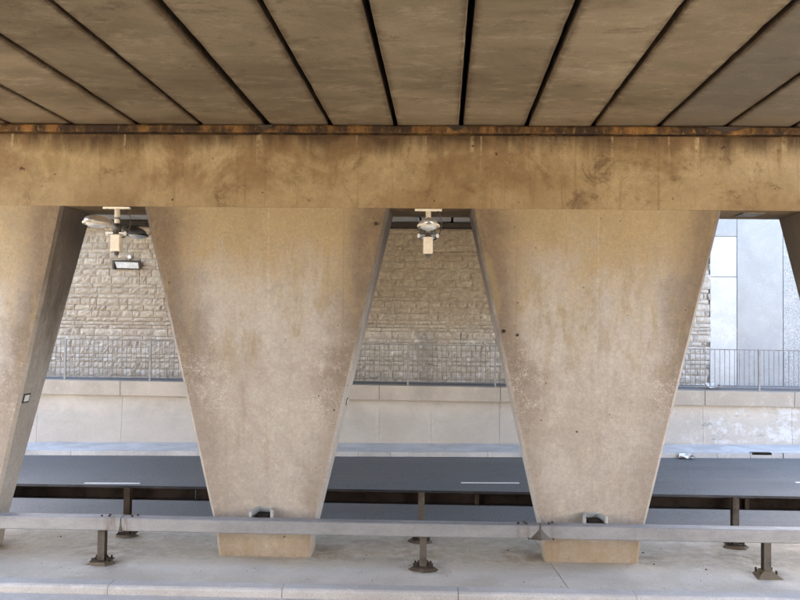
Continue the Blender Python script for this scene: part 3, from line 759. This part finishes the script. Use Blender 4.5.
# ------------------------------------------------------------------ hanging twin-headed lamps
def head_rings(yt, yb, zc, tilt, x):     # cobra head from tip yt to throat yb
    rings = []; n = 20
    for i in range(13):
        t = i / 12
        if t < .62: w = .155 * math.sqrt(max(0.0, 1 - ((.62 - t) / .64) ** 2)) ** .9; 
        else: w = .155 - (.155 - .045) * ((t - .62) / .38) ** 1.3
        w = max(w, .02); hh = .02 + w * .62; lo = .012 + w * .18
        y = yt + (yb - yt) * t; zz = zc + tilt * (t - .5)
        ring = []
        for k in range(n):
            an = 2 * math.pi * k / n; c_, s_ = math.cos(an), math.sin(an)
            ring.append((x + w * c_, y, zz + (hh if s_ > 0 else lo) * s_))
        rings.append(ring)
    return rings
def lens_rings(yt, yb, zc, tilt, x):
    rings = []; n = 16
    for i in range(9):
        t = .06 + .56 * i / 8; q = (i / 8 - .5) * 2; w = max(.012, .132 * math.sqrt(max(0, 1 - q * q * .98)))
        y = yt + (yb - yt) * t; zz = zc + tilt * (t - .5) - .012
        rings.append([(x + w * math.cos(2 * math.pi * k / n), y, zz + (0.02 if math.sin(2 * math.pi * k / n) > 0 else w * .55) * math.sin(2 * math.pi * k / n)) for k in range(n)])
    return rings
LX = -4.80
lamp = thing('hanging_lamp', (LX, 12.5, 5.45), 'twin-headed lamp hanging at the left opening, its silver head pointing out past the pier', 'lamp', 'lamps hanging under the crossbeam')
part('mounting_bar', MB().box(LX - .21, LX + .21, 12.36, 12.44, 5.425, 5.458), M['cream'], lamp, bevel=.004)
part('stem', MB().tube((LX, 12.42, 5.43), (LX, 12.42, 5.02), .042, n=14), M['cream'], lamp, smooth=True)
for yt, yb, nm in ((11.30, 12.22, 'front'), (13.62, 12.70, 'rear')):
    zc = 5.12 if nm == 'front' else 5.14
    h = part('lamp_head', MB().loft(head_rings(yt, yb, zc, 0.02 if nm == 'front' else -.0, LX)), M['alu'] if nm == 'front' else M['alu_dull'], lamp, smooth=True)
    part('lens', MB().loft(lens_rings(yt, yb, zc, 0.02, LX)), M['glass'], h, smooth=True)
    ring = head_rings(yt, yb, zc, 0.02, LX)
    part('arm', MB().tube((LX, yb - (.02 if nm == 'front' else -.02), zc + .01), (LX, 12.42, 5.12), .036, n=10), M['alu'], lamp, smooth=True)
    # rim round the lens
    rb = MB(); pts = []
    for k in range(28):
        an = 2 * math.pi * k / 28; ym = yt + (yb - yt) * .33
        pts.append(((LX + .152 * math.cos(an)), ym + abs(yb - yt) * .30 * math.sin(an), zc - .022))
    rr_ = []
    for k in range(28):
        an = 2 * math.pi * k / 28; c0 = Vector(pts[k]); rad = Vector((math.cos(an), math.sin(an), 0))
        rr_.append([tuple(c0 + rad * .016 * math.cos(q * math.pi / 3) + Vector((0, 0, .02)) * math.sin(q * math.pi / 3)) for q in range(6)])
    rr_.append(rr_[0]); rb.loft(rr_, cap=False); part('rim', rb, M['cream'] if nm == 'front' else M['lampdark'], h, smooth=True)
part('collar', MB().tube((LX, 12.42, 5.2), (LX, 12.42, 5.03), .062, n=16), M['lampdark'], lamp, smooth=True)
part('junction_flange', MB().box(LX - .17, LX + .17, 12.38, 12.47, 5.035, 5.06), M['alu'], lamp, bevel=.004)
for sx in (-1, 1):
    part('terminal_knob', MB().tube((LX + sx * .145, 12.37, 5.02), (LX + sx * .145, 12.40, 5.06), .022, n=8), M['white'], lamp)
bx = part('control_box', MB().box(LX - .075, LX + .075, 12.34, 12.50, 4.76, 5.02), M['cream'], lamp, bevel=.008)
part('box_lid', MB().box(LX - .066, LX + .066, 12.332, 12.338, 4.80, 4.985), M['cream'], bx)
part('cable_gland', MB().tube((LX, 12.42, 4.758), (LX, 12.42, 4.70), .04, .03, n=10), M['postmetal'], bx)
def cable(pts, r):
    rings = []
    for i, p in enumerate(pts):
        d = (Vector(pts[min(i + 1, len(pts) - 1)]) - Vector(pts[max(i - 1, 0)])).normalized(); u_ = d.orthogonal().normalized(); w_ = d.cross(u_)
        rings.append([tuple(Vector(p) + (u_ * math.cos(q * math.pi / 3) + w_ * math.sin(q * math.pi / 3)) * r) for q in range(6)])
    return MB().loft(rings)
part('cable', cable([(LX + .16 + .05 * math.sin(t * .52), 12.43, 5.43 - .40 * t / 6 + (0 if t < 6 else .02)) for t in range(7)] + [(LX + .12, 12.43, 4.99), (LX + .074, 12.43, 4.98)], .009), M['lampdark'], lamp, smooth=True)
part('clamp_band', MB().tube((LX, 12.42, 5.30), (LX, 12.42, 5.265), .05, n=14), M['alu_dull'], lamp)
for sx in (-.16, .16): part('bolt', MB().tube((LX + sx, 12.40, 5.41), (LX + sx, 12.40, 5.43), .016, n=6), M['rust'], lamp)
l2 = copy_tree(lamp, None, (0.09, 12.5, 5.45))
l2['label'] = 'twin-headed lamp hanging at the middle opening, its rounded head seen end on'

# flood light on the stone wall
FX, FZ = -9.83, 5.50; fy = WY - .03
fl = thing('wall_floodlight', (FX, fy, FZ), 'oblong floodlight on the stone wall below the left lamp', 'floodlight')
b = MB().prism([(-.40, -.14), (.46, -.14), (.47, .15), (-.40, .15)], lambda u, v: (FX + u, fy - .14 - (v * .45), FZ + v), lambda u, v: (FX + u * .9, fy + .0, FZ + v * .9))
hs = part('housing', b, M['lampdark'], fl)
b = MB().prism([(-.33, -.10), (.40, -.11), (.40, .08), (-.37, .10)], lambda u, v: (FX + u, fy - .157 - v * .45, FZ + v), lambda u, v: (FX + u, fy - .143 - v * .45, FZ + v)); part('glass', b, M['glass'], hs)
part('side_hood', MB().prism([(-.14, -.15), (0, -.15), (0, .15), (-.2, .15)], lambda y, z: (FX - .47, fy + y, FZ + z), lambda y, z: (FX - .405, fy + y, FZ + z)), M['postmetal'], hs)
part('junction_box', MB().box(FX + .01, FX + .12, fy - .07, fy + .02, FZ + .22, FZ + .33), M['white'], fl, bevel=.006)
part('conduit', MB().tube((FX + .065, fy - .02, FZ + .135), (FX + .065, fy - .02, FZ + .225), .015, n=8), M['lampdark'], fl)

# ------------------------------------------------------------------ gully in the far kerb, litter, grit
gu = thing('kerb_gully', (9.74, 22.9, fz(9.74, 0)), 'rust-red gully inlet set in the far kerb at the right', 'drain')
zb = fz(9.74, 0)
part('lid', MB().box(9.33, 9.87, 22.84, 23.0, zb + .012, zb + .03), M['rust'], gu)
part('throat', MB().box(9.33, 9.87, 22.9, 22.98, zb - .3, zb + .01), M['darkrail'], gu)
part('sill', MB().box(9.33, 9.87, 22.855, 22.895, zb - .3, zb - .035), M['kerb'], gu)
for sx in (9.29, 9.875): part('cheek', MB().box(sx, sx + (.035 if sx < 9.5 else .30), 22.85, 22.99, zb - .3, zb + .02), M['kerb'], gu)
def scrap(x, y, z, s, label, seed):
    fr = random.Random(seed); b = MB(); n = 5
    for i in range(n):
        for j in range(n): b.v.append((x + (i / 4 - .5) * s * fr.uniform(.8, 1.1), y + (j / 4 - .5) * s * .7, z + fr.uniform(.01, s * .35)))
    for i in range(n - 1):
        for j in range(n - 1): a = i * n + j; b.f.append((a, a + 1, a + n + 1, a + n))
    o = part('litter', b, M['white'], None); m = o.modifiers.new('thick', 'SOLIDIFY'); m.thickness = .004
    return tag(o, label, 'litter')
scrap(7.45, 22.72, fz(7.45, -.12), .42, 'crumpled white scrap in the gutter of the far kerb by the right-hand pier', 3)
scrap(9.0, 25.0, 1.75, .5, 'white scrap lying on the far walkway under the railing', 5)
gt = MB(); fr = random.Random(11)
for i in range(200):
    x = fr.uniform(-9, 9); y = 11.35 + 2.6 * fr.random() ** 1.3; s = fr.uniform(.003, .010) * (2.2 if fr.random() < .06 else 1)
    top = (x + fr.uniform(-.3, .3) * s, y, s * 1.1 + .001)
    i0 = len(gt.v); k = 5
    gt.v += [(x + s * math.cos(6.283 * q / k) * fr.uniform(.7, 1.3), y + s * math.sin(6.283 * q / k) * fr.uniform(.7, 1.3), .0005) for q in range(k)] + [top]
    gt.f += [(i0 + q, i0 + (q + 1) % k, i0 + k) for q in range(k)]
o = part('grit', gt, M['grout']); o['kind'] = 'stuff';
